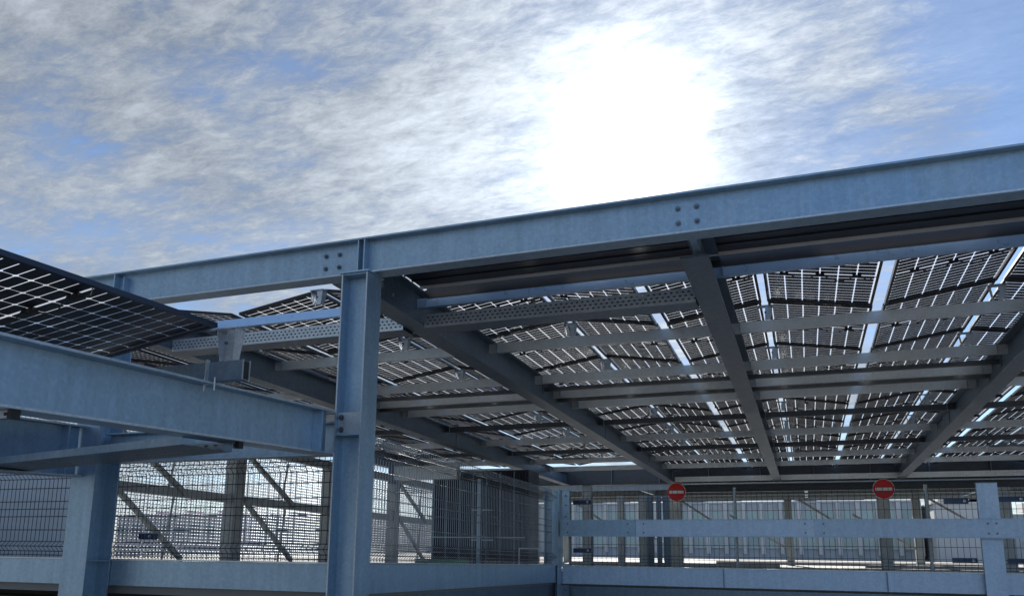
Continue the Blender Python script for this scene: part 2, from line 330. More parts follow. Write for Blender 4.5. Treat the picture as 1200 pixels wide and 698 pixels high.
# ------------------------------------------------------------------ main columns
def h_column(label, x, y, w, h0, h1, open_y=True, mat=GALV, stiff=(), cat='column', group='blue steel columns', tf=.016, d=None):
    d = d or w
    t = thing('steel_column', label, cat, P(x,y,h0), group)
    if open_y:
        part('web', MB(P).box(x-w/2+tf,x+w/2-tf,y-.005,y+.005,h0,h1), mat, t)
        for sx in (x-w/2, x+w/2-tf): part('flange', MB(P).box(sx,sx+tf,y-d/2,y+d/2,h0,h1), mat, t)
        for z in stiff: part('stiffener', MB(P).box(x-w/2+tf,x+w/2-tf,y-d/2+.01,y-.006,z,z+.014), mat, t)
    else:
        part('web', MB(P).box(x-.005,x+.005,y-d/2+tf,y+d/2-tf,h0,h1), mat, t)
        for sy in (y-d/2, y+d/2-tf): part('flange', MB(P).box(x-w/2,x+w/2,sy,sy+tf,h0,h1), mat, t)
        for z in stiff: part('stiffener', MB(P).box(x+.006,x+w/2-.01,y-d/2+tf,y+d/2-tf,z,z+.014), mat, t)
    return t
c1 = h_column('tall blue H-section steel column in front, carrying the main girder', -3.775, 6.125, .275, -1.5, 2.598, True, stiff=(2.57,), d=.25)
part('top_plate', MB(P).box(-3.93,-3.62,5.985,6.27,2.585,2.5985), GALV, c1)
gp = part('gusset_plate', MB(P).box(-3.895,-3.655,6.03,6.042,1.09,1.285), GALV_PALE, c1)
part('gusset_shelf', MB(P).box(-3.895,-3.655,6.0,6.118,1.074,1.088), GALV, c1)
for z in (1.13, 1.24): sub('bolt', MB().tube(P(-3.86,6.03,z),P(-3.86,6.024,z),.026,12).tube(P(-3.86,6.0238,z),P(-3.86,6.006,z),.018,6), BOLTM, gp)
for x in (-3.9125,-3.6535): part('edge_highlight', MB(P).box(x+.001,x+.015,5.9975,5.9995,-1.5,2.58), GALV_PALE, c1)  # pale strips paint a bright highlight along the column's flange edges
h_column('shaded blue H-section steel column at the left of the photo', -6.83, 6.14, .32, -1.5, 2.598, False, stiff=(-.06,), d=.30)
h_column('steel column at far left end of the front girder', -11.3, 6.14, .30, -1.5, 2.598, False, d=.30)
h_column('steel column under the front girder at the far right', 6.1, 6.14, .30, -1.5, 2.598, False, d=.30)

# ------------------------------------------------------------------ front girder
GY = 6.155; GH = .355
t = thing('main_girder', 'long blue steel front girder crossing the sky over the column', 'girder', P(-3.8,GY,2.6), None)
part('beam', MB().prism(isec(GH,.17,.016,.010), P(-11.6,GY,2.6), P(9.0,GY,2.6), (0,-1,0)), GALV, t)
for x in (-6.79, -3.80, -3.735): part('stiffener', MB(P).box(x-.006,x+.006,GY-.08,GY-.006,2.617,2.938), GALV, t)
for x in (-6.66,): part('stiffener', MB(P).box(x-.004,x+.004,GY-.075,GY-.006,2.66,2.9), GALV, t)
part('edge_highlight', MB(P).box(-11.6,9.0,GY-.0875,GY-.0855,2.602,2.614), GALV_PALE, t)  # painted highlight line on the girder's lower front edge
for xc in (-4.12, -.765):
    for dx in (-.075,.075):
        for z in (2.72, 2.845): part('bolt', MB().tube(P(xc+dx,GY-.006,z),P(xc+dx,GY-.011,z),.024,14).tube(P(xc+dx,GY-.0112,z),P(xc+dx,GY-.028,z),.015,6).tube(P(xc+dx,GY-.0282,z),P(xc+dx,GY-.036,z),.008,8), GALV_DARK, t)
# ------------------------------------------------------------------ rafters
RX = [-11.2, -7.66, -4.06, -.78, 2.70, 6.2]
RN = ['grey-blue rafter at far left of the canopy running away from the girder',
      'dark steel rafter running back behind and left of the main column',
      'dark steel rafter running back from the top of the main column',
      'dark steel rafter running back from the girder right of centre',
      'dark steel rafter crossing the upper right of the canopy',
      'dark steel rafter beyond the right-hand edge of the photo']
RH = .405
for i, x in enumerate(RX):
    t = thing('rafter_beam', RN[i], 'rafter', P(x,6.4,2.6), 'canopy rafters')
    y0 = 6.25 if i != 3 else 6.62
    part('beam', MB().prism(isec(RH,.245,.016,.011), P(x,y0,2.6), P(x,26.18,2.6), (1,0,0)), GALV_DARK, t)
    if i == 3: part('web_stub', MB(P).box(x-.005,x+.055,6.245,6.66,2.66,2.93), GALV, t)
    part('splice_plate', MB(P).box(x+.0065,x+.014,16.9,17.15,2.63,2.97).box(x-.014,x-.0065,16.9,17.15,2.63,2.97), GALV_DARK, t)
    if i == 2:
        for yy, zz, rr in ((6.98,2.83,.035),(7.22,2.80,.022)):
            part('hole_rim', MB().tube(P(x+.006,yy,zz),P(x+.010,yy,zz),rr,12), GALV_PALE, t)
# ------------------------------------------------------------------ far girders
t = thing('far_girder', 'dark girder across the back end of the canopy', 'girder', P(0,26.05,2.6), 'far girders')
part('beam', MB().prism(isec(.56,.25), P(-11.6,26.32,2.6), P(9.0,26.32,2.6), (0,-1,0)), TUBE, t)
for i in range(13): part('stiffener', MB(P).box(-10.9+i*1.6,-10.88+i*1.6,26.2,26.31,2.62,3.13), GALV_DARK, t)
t = thing('far_girder', 'lower dark beam just under the back girder, right of centre', 'girder', P(2,26.5,2.34), 'far girders')
part('beam', MB().prism(isec(.24,.2), P(-4.0,26.62,2.34), P(9.0,26.62,2.34), (0,-1,0)), TUBE, t)
t = thing('cable_tray', 'long ribbed cable tray along the back girder', 'cable tray', P(2,25.7,2.6), 'cable trays')
m = MB(P)
for i in range(165): m.box(-3.9+i*.078,-3.9+i*.078+.045,25.72,25.732,2.62,2.74)
part('ribs', m, PURLIN, t, True)
part('tray', MB(P).box(-3.9,9,25.735,25.75,2.60,2.76), PURLIN, t)

# ------------------------------------------------------------------ purlins, tubes
def cprof(H, w, th=.006):   # C channel open towards +side, origin bottom
    return [(0,0),(w,0),(w,.02),(w-th,.02),(w-th,th),(th,th),(th,H-th),(w-th,H-th),(w-th,H-.02),(w,H-.02),(w,H),(0,H)]
PY = [7.78, 10.0, 12.02, 13.05, 14.22, 16.25, 18.45, 20.4, 22.3, 24.2]
SHADEP = {5, 7}  # shade on these crossbars is put into a darker steel colour
BAYN = ['far left bay','bay left of the main column','wide centre bay','bay right of the centre rafter','far right bay']
for b_ in range(5):
    xa = RX[b_]+.008; xb = RX[b_+1]-.008
    for j, y in enumerate(PY):
        H = .14 if j != 3 else .17
        if j == 0: H = .105
        h0 = 3.0-H if j else 2.827
        if j in SHADEP:
            t = thing('purlin_tube', f'shade-toned square tube, {ORD[j]} crossbar back from girder, {BAYN[b_]}', 'purlin', P((xa+xb)/2,y,h0), 'canopy purlins')
            part('tube', MB(P).box(xa,xb,y,y+.1,2.88,2.985), TUBE, t)
        else:
            t = thing('purlin', f'galvanised channel, {ORD[j]} crossbar back from girder, {BAYN[b_]}', 'purlin', P((xa+xb)/2,y,h0), 'canopy purlins')
            part('channel', MB().prism(cprof(H,.065), P(xa,y,h0), P(xb,y,h0), (0,1,0)), PURLIN if j else SKY_CH, t)
        for x in (xa+.13, xb-.13):
            part('cleat', MB(P).box(x-.004,x+.004,y-.03,y-.002,h0-.01,h0+H-.01), GALV, t)
TB = [(12.5,2.86), (13.28,2.83)]
for b_ in range(1, 5):
    xa = RX[b_]+.008; xb = RX[b_+1]-.008
    for j, (y, h) in enumerate(TB):
        t = thing('bracing_tube', f'{["nearer","farther"][j]} of two slim dark tubes between rafters, {BAYN[b_]}', 'bracing tube', P((xa+xb)/2,y,h), 'slim bracing tubes')
        part('tube', MB().prism([(-.035,-.03),(.035,-.03),(.035,.03),(-.035,.03)], P(xa+.02,y,h), P(xb-.02,y,h)), TUBE, t)
        for x in (xa+.006, xb-.006): part('end_plate', MB(P).box(x-.005,x+.005,y-.07,y+.07,h-.07,h+.07), GALV_DARK, t)
# hooks under the fifth purlins
for x in (-2.3, -1.4, .1, .75, 1.35):
    t = thing('cable_hook', f'small hook under the crossbar {["left","near left","near centre","right of centre","farthest right"][[-2.3,-1.4,.1,.75,1.35].index(x)]}', 'hook', P(x,13.9,2.80), 'small cable hooks')
    part('hook', MB().tube(P(x,14.2,2.80),P(x,14.2,2.73),.012,6).tube(P(x,14.2,2.735),P(x+.05,14.2,2.735),.012,6), PLASTIC, t)

# perforated cable trays near the girder
def perf_tray(label, xa, xb, y, h0, h1, mat):
    t = thing('cable_tray', label, 'cable tray', P((xa+xb)/2,y,h0), 'cable trays')
    m = MB(P); step = .058; n = int((xb-xa)/step); rows = 3; hh = (h1-h0)
    # front web built as bars round the slots
    zs = [h0]
    for r in range(rows):
        c = h0 + hh*(r+1)/(rows+1); zs += [c-.008, c+.008]
    zs.append(h1)
    for k in range(0, len(zs), 2): m.box(xa, xb, y, y+.004, zs[k], zs[k+1])
    for k in range(1, len(zs)-1, 2):
        for i in range(n+1):
            off = (step/2 if (k//2) % 2 else 0); a = xa+i*step+off
            m.box(a, min(a+step*.55, xb), y+.0002, y+.0038, zs[k], zs[k+1])
    part('slotted_side', m, mat, t, True)
    part('bottom', MB(P).box(xa,xb,y+.0042,y+.26,h0,h0+.004), GALV_DARK, t)
    part('slot_backing', MB(P).box(xa+.02,xb-.02,y+.03,y+.22,h0+.006,h1-.006), PLASTIC, t)  # plain black box added behind the slots to keep them dark
    part('back_side', MB(P).box(xa,xb,y+.26,y+.264,h0,h1), GALV_DARK, t)
    return t
perf_tray('perforated pale cable tray between main column rafter and centre rafter', -3.92, -.91, 7.72, 2.565, 2.72, GALV_PALE)
perf_tray('perforated pale cable tray left of the main column, behind it', -7.52, -4.19, 7.72, 2.565, 2.72, GALV_PALE)

# soffit sheet behind the front girder
t = thing('soffit_sheet', 'dark ribbed metal sheet behind the front girder, right of the column', 'soffit', P(0,7,2.99), None)
part('sheet', MB(P).box(-3.93,8.9,6.26,7.60,3.012,3.022), SHEET, t)
for yy in (6.5, 6.68, 6.86, 7.04, 7.22, 7.40): part('rib', MB(P).box(-3.93,8.9,yy,yy+.025,3.0,3.0118), SHEET, t)
part('painted_light_slit', MB(P).box(-3.93,8.9,7.602,7.612,2.978,3.020), SIGNW, t)  # white strip stands in for daylight through the slot behind the sheet
t = thing('flashing', 'dark upright flashing above the first crossbar, right of the column', 'flashing', P(0,7.77,2.94), None)
part('upstand', MB(P).box(-3.93,8.9,7.772,7.779,2.922,3.090), SHEET, t)

# ------------------------------------------------------------------ solar modules
MWD, MLN = 1.184, 2.01
RISE = .18; TH = math.asin(RISE/MWD)
def frame_mesh(fm, name):
    m = MB(); a = .03; hz = .035
    m.box(0,a,0,MLN,-hz,0).box(MWD-a,MWD,0,MLN,-hz,0).box(a,MWD-a,0,a,-hz,-.0005).box(a,MWD-a,MLN-a,MLN,-hz,-.0005)
    return m.mesh(name, fm)
cells = []
px = (MWD-.075)/6; rows_y = []
half = (MLN-.075-.012)/2; py = half/10
for hh in (0, 1):
    for r in range(10): rows_y.append(.0375 + hh*(half+.012) + r*py)
gx, gy = .011, .013
for i in range(6):
    for y in rows_y: cells.append((.0375+i*px+gx/2, .0375+(i+1)*px-gx/2, y+gy/2, y+py-gy/2))
def cell_shape(m, a, b_, c, d, q=.009):
    o = [(a+q,c),(b_-q,c),(b_,c+q),(b_,d-q),(b_-q,d),(a+q,d),(a,d-q),(a,c+q)]
    n0 = len(m.v); m.v += [Vector((x,y,z)) for z in (-.0115,-.0095) for x, y in o]
    m.f += [tuple(n0+i for i in reversed(range(8))), tuple(n0+8+i for i in range(8))] + [(n0+i, n0+(i+1) % 8, n0+8+(i+1) % 8, n0+8+i) for i in range(8)]
    return m
cm = MB()
for (a, b_, c, d) in cells: cell_shape(cm, a, b_, c, d)
ME_CELLS = cm.mesh('cell_layer', CELL)
ME_GLASS = MB().add([(.028,.028,-.006),(MWD-.028,.028,-.006),(MWD-.028,MLN-.028,-.006),(.028,MLN-.028,-.006)],[(0,1,2,3)]).mesh('glass', GLASS)
ME_FR = frame_mesh(FRAME, 'frame'); ME_NFR = frame_mesh(NFRAME, 'frame')
ME_JB = MB().box(-.045,.045,-.02,.02,-.036,-.0125).mesh('junction_box', PLASTIC)
a0 = cells[0]; NG = .0015; ME_CELL1 = cell_shape(MB(), -NG, a0[1]-a0[0]+NG, -NG, a0[3]-a0[2]+NG, .012).mesh('solar_cell', CELL)
cb = MB(); xs_ = (.22, MWD/2, MWD-.22)
for a, b_, sg in ((xs_[0], xs_[1], .045), (xs_[1], xs_[2], .06), (xs_[2], MWD-.02, .03)):
    pts = [(a+(b_-a)*k/6, MLN/2-.03-.02*math.sin(k*1.3), -.03-sg*math.sin(math.pi*k/6)) for k in range(7)]
    for p, q in zip(pts[:-1], pts[1:]): cb.tube(p, q, .0045, 5)
ME_CABLE = cb.mesh('cable', PLASTIC)
def mat_axes(org, u, v):
    u = Vector(u).normalized(); v = Vector(v).normalized(); w = u.cross(v).normalized(); v = w.cross(u)
    M_ = Matrix((u, v, w)).transposed().to_4x4(); M_.translation = org; return M_
proto = None
def make_module(label, group, M_, near=False):
    t = thing('solar_panel', label, 'solar panel', (0,0,0), group)
    t.matrix_world = M_
    link('frame', ME_NFR if near else ME_FR, t); link('glass', ME_GLASS, t)
    if near:
        for (a, b_, c, d) in cells: link('solar_cell', ME_CELL1, t, (a, c, 0))
    else:
        o = link('cell_layer', ME_CELLS, t); o['kind'] = 'stuff'
    for x in (.22, MWD/2, MWD-.22): jb = link('junction_box', ME_JB, t, (x, MLN/2, 0))
    link('cable', ME_CABLE, jb, (-(MWD-.22), -MLN/2, 0))
    return t
ROW0, RSTEP = 7.86, 2.03
RIDGES = [-.33+2.54*k for k in range(-4, 4)]
VH, HR = 3.045, 3.225
cth = math.cos(TH)*MWD
for ri, xr in enumerate(RIDGES):
    nb = 'from the left'
    for side in (0, 1):
        nrow = 8 if xr < -4 else 9
        for r in range(nrow):
            y = ROW0 + RSTEP*r
            jit = (random.uniform(-.003,.003), random.uniform(-.004,.004))
            lb = f'solar panel, {ORD[r]} row back, {"right" if side else "left"} slope of {ORD[ri]} ridge from left'
            if side: M_ = mat_axes(P(xr+.045, y, HR+jit[0]), (math.cos(TH),0,-math.sin(TH)), (0,1,-SL))
            else: M_ = mat_axes(P(xr-.045-cth, y, HR-RISE+jit[0]), (math.cos(TH),0,math.sin(TH)), (0,1,-SL))
            make_module(lb, 'solar panels of the main canopy', M_)
# ridge brackets on purlins and small valley clamps
def bracket_meshes():
    a = MB().prism([(-.055,0),(.055,0),(.085,.165),(-.085,.165)], (-.035,0,0), (-.0315,0,0), (0,1,0))
    b = MB()
    b.add([(-.03,-.04,0),(.03,-.04,0),(.05,-.06,.2),(-.05,-.06,.2),(-.03,-.034,0),(.03,-.034,0),(.05,-.054,.2),(-.05,-.054,.2)],
          [(0,1,2,3),(7,6,5,4),(0,4,5,1),(1,5,6,2),(2,6,7,3),(3,7,4,0)])
    return a, b
def bracket(label, org, s=1.0, group=None, w=1.0):
    t = thing('ridge_bracket', label, 'bracket', org, group)
    hgt = .20*s
    def quad(x0a,x1a,x0b,x1b,y,th):   # trapezoid plate wide at top
        return MB().add([(x0a,y,0),(x1a,y,0),(x1b,y,hgt),(x0b,y,hgt),(x0a,y+th,0),(x1a,y+th,0),(x1b,y+th,hgt),(x0b,y+th,hgt)],
                        [(0,1,2,3),(7,6,5,4),(0,4,5,1),(1,5,6,2),(2,6,7,3),(3,7,4,0)])
    def sidep(xa, xb, th):
        return MB().add([(xa,-.035,0),(xa,.035,0),(xb,.05,hgt),(xb,-.05,hgt),(xa+th,-.035,0),(xa+th,.035,0),(xb+th,.05,hgt),(xb+th,-.05,hgt)],
                        [(3,2,1,0),(4,5,6,7),(0,1,5,4),(1,2,6,5),(2,3,7,6),(3,0,4,7)])
    for nm, q, mt in (('front_plate', quad(-.008,.055,0,.085*w,-.036,.004), GALV_PALE), ('side_plate', sidep(-.055,-.085*w,.004), GALV_PALE), ('side_plate', sidep(.051,.081*w,.004), GALV_PALE)):
        link(nm, q.mesh(nm, mt), t)
    link('saddle', MB().box(-.095*w,.095*w,-.055,.055,hgt,hgt+.008).mesh('saddle', GALV_PALE), t)
    link('bolt', MB().tube((0,0,hgt*.55),(0,-.05,hgt*.55),.012,6).mesh('bolt', BOLTM), t)
    return t
BN = 0
for ri, xr in enumerate(RIDGES):
    for j in (0,1,2,4,5,6,7):
        if xr < -4 and j > 6: continue
        if ri == 7 : continue
        bracket(f'bracket under the {ORD[ri]} ridge from the left on the {ORD[j]} crossbar back', P(xr,PY[j]+.035,3.003), .9, 'ridge brackets')

# ceiling lamps
for x, y, lb in ((.33,20.9,'tube lamp under the back part of the canopy, right of centre rafter'), (-6.05,21.0,'pale tube lamp seen left of centre under the canopy'), (4.6,21.0,'tube lamp under the canopy at far right')):
    t = thing('tube_lamp', lb, 'lamp', P(x,y,2.7), 'canopy tube lamps')
    part('diffuser', MB().tube(P(x-.55,y,2.74),P(x+.55,y,2.74),.055,10), LAMPM, t)
    part('housing', MB(P).box(x-.5,x+.5,y-.03,y+.03,2.80,2.84), GALV_DARK, t)
    for dx in (-.4,.4): part('hanger', MB(P).box(x+dx-.008,x+dx+.008,y-.008,y+.008,2.842,3.0), TUBE, t)

# ------------------------------------------------------------------ near canopy on the left
def near_beam(label, x, y0, y1, c0, c1, w):
    t = thing('rising_beam', label, 'beam', PN(x,(y0+y1)/2,c0), 'beams of the near canopy')
    part('beam', MB().prism(isec(c1-c0,w,.018,.011), PN(x,y0,c0), PN(x,y1,c0), (1,0,0)), GALV, t)
    part('edge_highlight', MB(PN).box(x+w/2+.0005,x+w/2+.0025,y0,y1,c1-.016,c1-.002).box(x+w/2+.0005,x+w/2+.0025,y0,y1,c0+.002,c0+.016), GALV_PALE, t)  # pale strips imitate the highlights on both flange edges
    part('stiffener', MB(PN).box(x+.0065,x+w/2-.01,y1-.20,y1-.188,c0+.02,c1-.02), GALV, t)
    part('stiffener', MB(PN).box(x-w/2+.01,x-.0065,y1-.20,y1-.188,c0+.02,c1-.02), GALV, t)
    return t
near_beam('big blue steel beam at left rising towards the main column', -4.02, -2.0, 6.02, .600, .992, .22)
near_beam('second blue steel beam farther left behind the near one', -6.93, -2.0, 5.97, .462, .980, .22)
t = thing('cross_beam', 'light blue cross beam joining the left column to main column', 'beam', P(-5.3,6.2,.915), 'beams of the near canopy')
part('beam', MB().prism(isec(.30,.16,.014,.009), P(-6.66,6.13,.915), P(-3.925,6.13,.915), (0,-1,0)), GALV, t)
NS = .0279
# panels: ridge at x=-3.86
NRC = 1.424; NRX = -3.89
NBN = ['nearest row','second row']
for r, y0 in enumerate((2.40, .37, -1.66)):
    M_ = mat_axes(PN(NRX-cth, y0, NRC-RISE), (math.cos(TH),0,math.sin(TH)), (0,1,NS))
    make_module(['dark solar panel in the upper left foreground with white cell grid','solar panel out of view above the left foreground beam','solar panel farthest towards the camera over near beam'][r], 'solar panels of the near canopy', M_, r == 0)
    M_ = mat_axes(PN(NRX-cth-.12-cth, y0, NRC), (math.cos(TH),0,-math.sin(TH)), (0,1,NS))
    make_module(['solar panel hidden beyond the foreground panel at left','solar panel on the far slope behind the near canopy','solar panel on the far slope towards the camera'][r], 'solar panels of the near canopy', M_, False)
# purlins of near canopy with clamps and brackets
for y in (4.42, 2.42, .42):
    nm = {4.42:'short dark channel crossing the top of the near blue beam',2.42:'channel under the middle joint of near panels',.42:'channel under the near panels towards the camera'}[y]
    hb = .996
    t = thing('support_channel', nm, 'channel', PN(-4.3,y,hb), 'support channels of the near canopy')
    part('channel', MB().prism([(0,0),(.075,0),(.075,.006),(.006,.006),(.006,.134),(.075,.134),(.075,.14),(0,.14)], PN(-7.0,y,hb), PN(-3.66,y,hb), (0,1,0)), GALV_DARK, t)
    part('clamp_plate', MB(PN).box(-3.955,-3.945,y-.035,y-.002,hb-.03,hb+.155), GALV_PALE, t)
    for dx in (-.02,.07): part('clamp_bolt', MB().tube(PN(-3.935+dx,y-.03,hb-.075),PN(-3.935+dx,y-.03,hb+.02),.007,6), GALV_PALE, t)
    part('end_lip', MB(PN).box(-3.6595,-3.652,y-.002,y+.006,hb-.002,hb+.142).box(-3.6595,-3.652,y+.069,y+.077,hb-.002,hb+.142), GALV_PALE, t)
    part('end_plug', MB(PN).box(-3.668,-3.662,y+.0065,y+.0745,hb+.0065,hb+.1335), PLASTIC, t)
    bracket({4.42:'pale folded bracket holding up the corner of the foreground panel',2.42:'folded bracket under the next joint of near canopy panels',.42:'folded bracket under near canopy panels, closest to camera'}[y], PN(-3.81,y+.035,hb+.142), 1.15, 'brackets of the near canopy', 1.0)
# struts with black end caps, and perforated tray
def strut(label, xa, xb, y, c):
    t = thing('strut_channel', label, 'strut', PN((xa+xb)/2,y,c), 'slotted strut channels')
    m = MB(PN); n = int((xb-xa)/.09)
    m.box(xa,xb,y,y+.004,c,c+.014).box(xa,xb,y,y+.004,c+.03,c+.044)
    for i in range(n+1): m.box(xa+i*.09,min(xa+i*.09+.05,xb),y+.0002,y+.0038,c+.014,c+.03)
    part('slotted_side', m, GALV_PALE, t)
    part('channel_back', MB(PN).box(xa,xb,y+.041,y+.044,c,c+.044).box(xa,xb,y+.0042,y+.0408,c,c+.003), GALV_DARK, t)
    part('end_cap', MB(PN).box(xb+.001,xb+.035,y-.004,y+.048,c-.004,c+.048), PLASTIC, t)
    bc = part('beam_clamp', MB(PN).box(xb-.16,xb-.06,y-.005,y+.05,c+.046,c+.066), GALV_PALE, t)
    sub('clamp_screw', MB().tube(PN(xb-.11,y+.02,c+.066),PN(xb-.11,y+.02,c+.1),.012,6), BOLTM, bc)
strut('slotted strut with black end cap under the near blue beam', -5.3, -3.97, 4.78, .553)
strut('slotted strut with black end cap at the left edge of photo', -6.2, -3.96, 2.96, .553)
t = thing('cable_tray', 'dark perforated cable tray hanging below the near beam at left', 'cable tray', P(-5.2,4.5,.78), 'cable trays')
ta = Vector((-7.6,5.35,0)); tb = Vector((-4.02,4.55,0)); td = (tb-ta).normalized(); tn = Vector((-td.y,td.x,0)); TL = (tb-ta).length
m = MB(); hb = .765; wd = .42
ro = [0,.10,.115,.20,.215,.31,.325,wd]
def tq(s, o): q = ta+td*s-tn*(wd/2-o); return q
def tbox(m, s0, s1, o0, o1, z0, z1):
    c = [tq(s0,o0),tq(s1,o0),tq(s1,o1),tq(s0,o1)]
    pts = [P(q.x,q.y,z) for z in (z0,z1) for q in c]; o = len(m.v); m.v += pts
    m.f += [tuple(i+o for i in f) for f in [(0,3,2,1),(4,5,6,7),(0,1,5,4),(1,2,6,5),(2,3,7,6),(3,0,4,7)]]
for k in range(0, 8, 2): tbox(m, 0, TL, ro[k], ro[k+1], hb, hb+.004)
for k in range(1, 7, 2):
    s = 0
    while s < TL: tbox(m, s, s+.035, ro[k], ro[k+1], hb+.0002, hb+.0038); s += .06
part('slotted_bottom', m, GALV_DARK, t, True)
m = MB(); tbox(m, 0, TL, -.004, 0, hb, hb+.06); tbox(m, 0, TL, wd, wd+.004, hb, hb+.06); part('side', m, GALV, t)

# ------------------------------------------------------------------ columns with signs, deck columns
DC = [(-4.0,26.45,.34,'dark column behind the left no-entry sign'), (2.2,26.45,.32,'dark column behind the right no-entry sign'),
      (5.32,26.45,.42,'dark grey column behind the right-hand post'), (-7.0,26.45,.30,'dark column standing just right of the corner post'), (-11.2,26.45,.3,'dark column at the far left of the back girder')]
for x, y, w, lb in DC:
    h_column(lb, x, y, w, -.14, 2.597 if x < -5 else 2.33, False, GREEN_STEEL, (), 'column', 'columns under the back girder', .02)
for x, lb in ((-3.87,'round red no-entry sign on column, left of the two'), (2.20,'round red no-entry sign on column, right of the two')):
    t = thing('no_entry_sign', lb, 'sign', P(x,25.8,2.0), 'no-entry signs')
    z = 2.285
    part('rim', MB().tube(P(x,25.80,z),P(x,25.82,z),.30,40), SIGNW, t)
    part('disc', MB().tube(P(x,25.785,z),P(x,25.799,z),.283,40), RED, t)
    part('bar', MB(P).box(x-.225,x+.225,25.778,25.784,z-.045,z+.045), SIGNW, t)
    part('mount', MB(P).box(x-.05,x+.05,25.821,26.29,z-.12,z+.12), GALV_DARK, t)
# fence arms (dark blue brackets)
for x, z, lb in ((-3.42,.97,'upper dark blue bracket arm beside corner post'), (-3.42,.20,'lower dark blue bracket arm beside corner post'),
                 (1.98,.93,'upper dark blue bracket arm left of the right-hand post'), (2.02,.12,'lower dark blue bracket arm left of right-hand post'),
                 (2.66,.95,'upper dark blue bracket arm right of the right-hand post'), (2.68,.12,'lower dark blue bracket arm right of right-hand post')):
    t = thing('bracket_arm', lb, 'bracket', P(x,12.6,z), 'dark blue fence bracket arms')
    am = part('arm', MB(P).box(x-.15,x+.15,12.56,12.62,z-.035,z+.035), BLUEB, t)
    sub('bolt', MB().tube(P(x+.1,12.56,z),P(x+.1,12.54,z),.02,8), GALV_PALE, am)
for x, z, lb in ((-6.45,.20,'dark blue bracket arm right of the shaded left column'), (-4.14,.20,'dark blue bracket arm just left of the main column')):
    t = thing('bracket_arm', lb, 'bracket', P(x,6.9,z), 'dark blue fence bracket arms')
    am = part('arm', MB(P).box(x-.10,x+.10,6.5,6.56,z-.03,z+.03), BLUEB, t)
    sub('bolt', MB().tube(P(x+.06,6.5,z),P(x+.06,6.48,z),.015,8), GALV_PALE, am)

# ------------------------------------------------------------------ left braced facade along y, with perforated screen
XL = -12.0
t = thing('braced_screen_wall', 'steel frame with diagonal braces and perforated screen seen through left fence', 'screen wall', P(XL,14,-.13))
ys = [7.4, 10.9, 14.55, 18.3, 21.9, 25.6]
for y in ys: part('upright', MB(P).box(XL-.13,XL+.13,y-.17,y+.17,-.14,2.55), GREEN_STEEL, t)
part('middle_rail', MB(P).box(XL-.05,XL+.10,7.0,25.8,1.18,1.36), GREEN_STEEL, t)
part('top_rail', MB(P).box(XL-.05,XL+.10,7.0,25.8,2.36,2.56), GREEN_STEEL, t)
for a, b_ in zip(ys[:-1], ys[1:]):
    for z0, z1 in ((2.3, 1.25), (1.25, -.05)):
        part('brace', MB().beam(P(XL+.12,a+.2,z0), P(XL+.12,(a+b_)/2+.2,z1), .09, .10), GREEN_STEEL, t)
        part('thin_brace', MB().beam(P(XL+.02,(a+b_)/2,z0), P(XL+.02,(a+b_)/2-.2,z1), .05, .07), GREEN_STEEL, t)
m = MB(); y = 7.0; i = 0
while y < 25.7:
    m.wire([P(XL-.22,y,-.1), P(XL-.22,y,2.5)], .008); y += .085
z = -.1
while z < 2.5:
    m.wire([P(XL-.22,7.0,z), P(XL-.22,25.8,z)], .009); z += .07
part('screen_mesh', m, GALV_PALE, t, True)
# board behind left fence
o = thing('site_board', 'plain blue-grey board behind the fence at the left edge', 'board', P(-11,8,-.1))
part('panel', MB(P).box(-14.5,-9.22,8.0,8.04,-.12,1.16), BOARD, o)
part('edge_trim', MB(P).box(-9.218,-9.17,7.98,8.06,-.12,1.10), GREEN_STEEL, o)
# pale beam and navy slatted stair tower
t = thing('portal_beam', 'pale horizontal beam behind the fence leading to the dark tower', 'beam', P(-9.6,20,2.2))
part('beam', MB(P).box(-10.9,-8.9,19.75,19.95,2.2,2.58), PURLIN, t)
part('bracket', MB(P).box(-11.0,-10.85,19.7,20.0,2.1,2.62), GALV_DARK, t)
t = thing('stair_tower', 'dark navy slatted tower behind the folded wire fence', 'tower', P(-8,20.5,-.13))
part('core', MB(P).box(-9.75,-6.95,20.12,21.0,-.14,2.44), NAVY, t)
for i in range(35):
    x = -9.76+i*.08; dz = .02*(i % 3)
    part('slat', MB(P).box(x,x+.035,20.06,20.118,-.10,2.40-dz), NAVY if i % 5 else GALV_DARK, t)
for z in (.55, 1.35): part('handle_rail', MB(P).box(-8.55,-7.9,19.98,20.0,z,z+.03), GALV_PALE, t)
part('post', MB(P).box(-8.35,-8.25,19.9,20.05,-.12,2.2), GALV, t)
part('lower_rail', MB(P).box(-9.7,-7.0,19.96,19.98,.62,.65), GALV, t)
o = box_thing('green_strip', 'green painted kerb strip at the foot of the navy tower', 'kerb', -9.3,-7.9, 18.2,18.4,-.12,.05, GREEN)
t = thing('white_handrail', 'small white handrail frame left of the corner post', 'handrail', P(-6.0,18.5,-.1))
part('rail', MB().tube(P(-6.45,18.0,.32),P(-5.95,18.0,.32),.018,6), SIGNW, t)
for x in (-6.45,-5.95): part('leg', MB().tube(P(x,18.0,-.13),P(x,18.0,.32),.018,6), SIGNW, t)

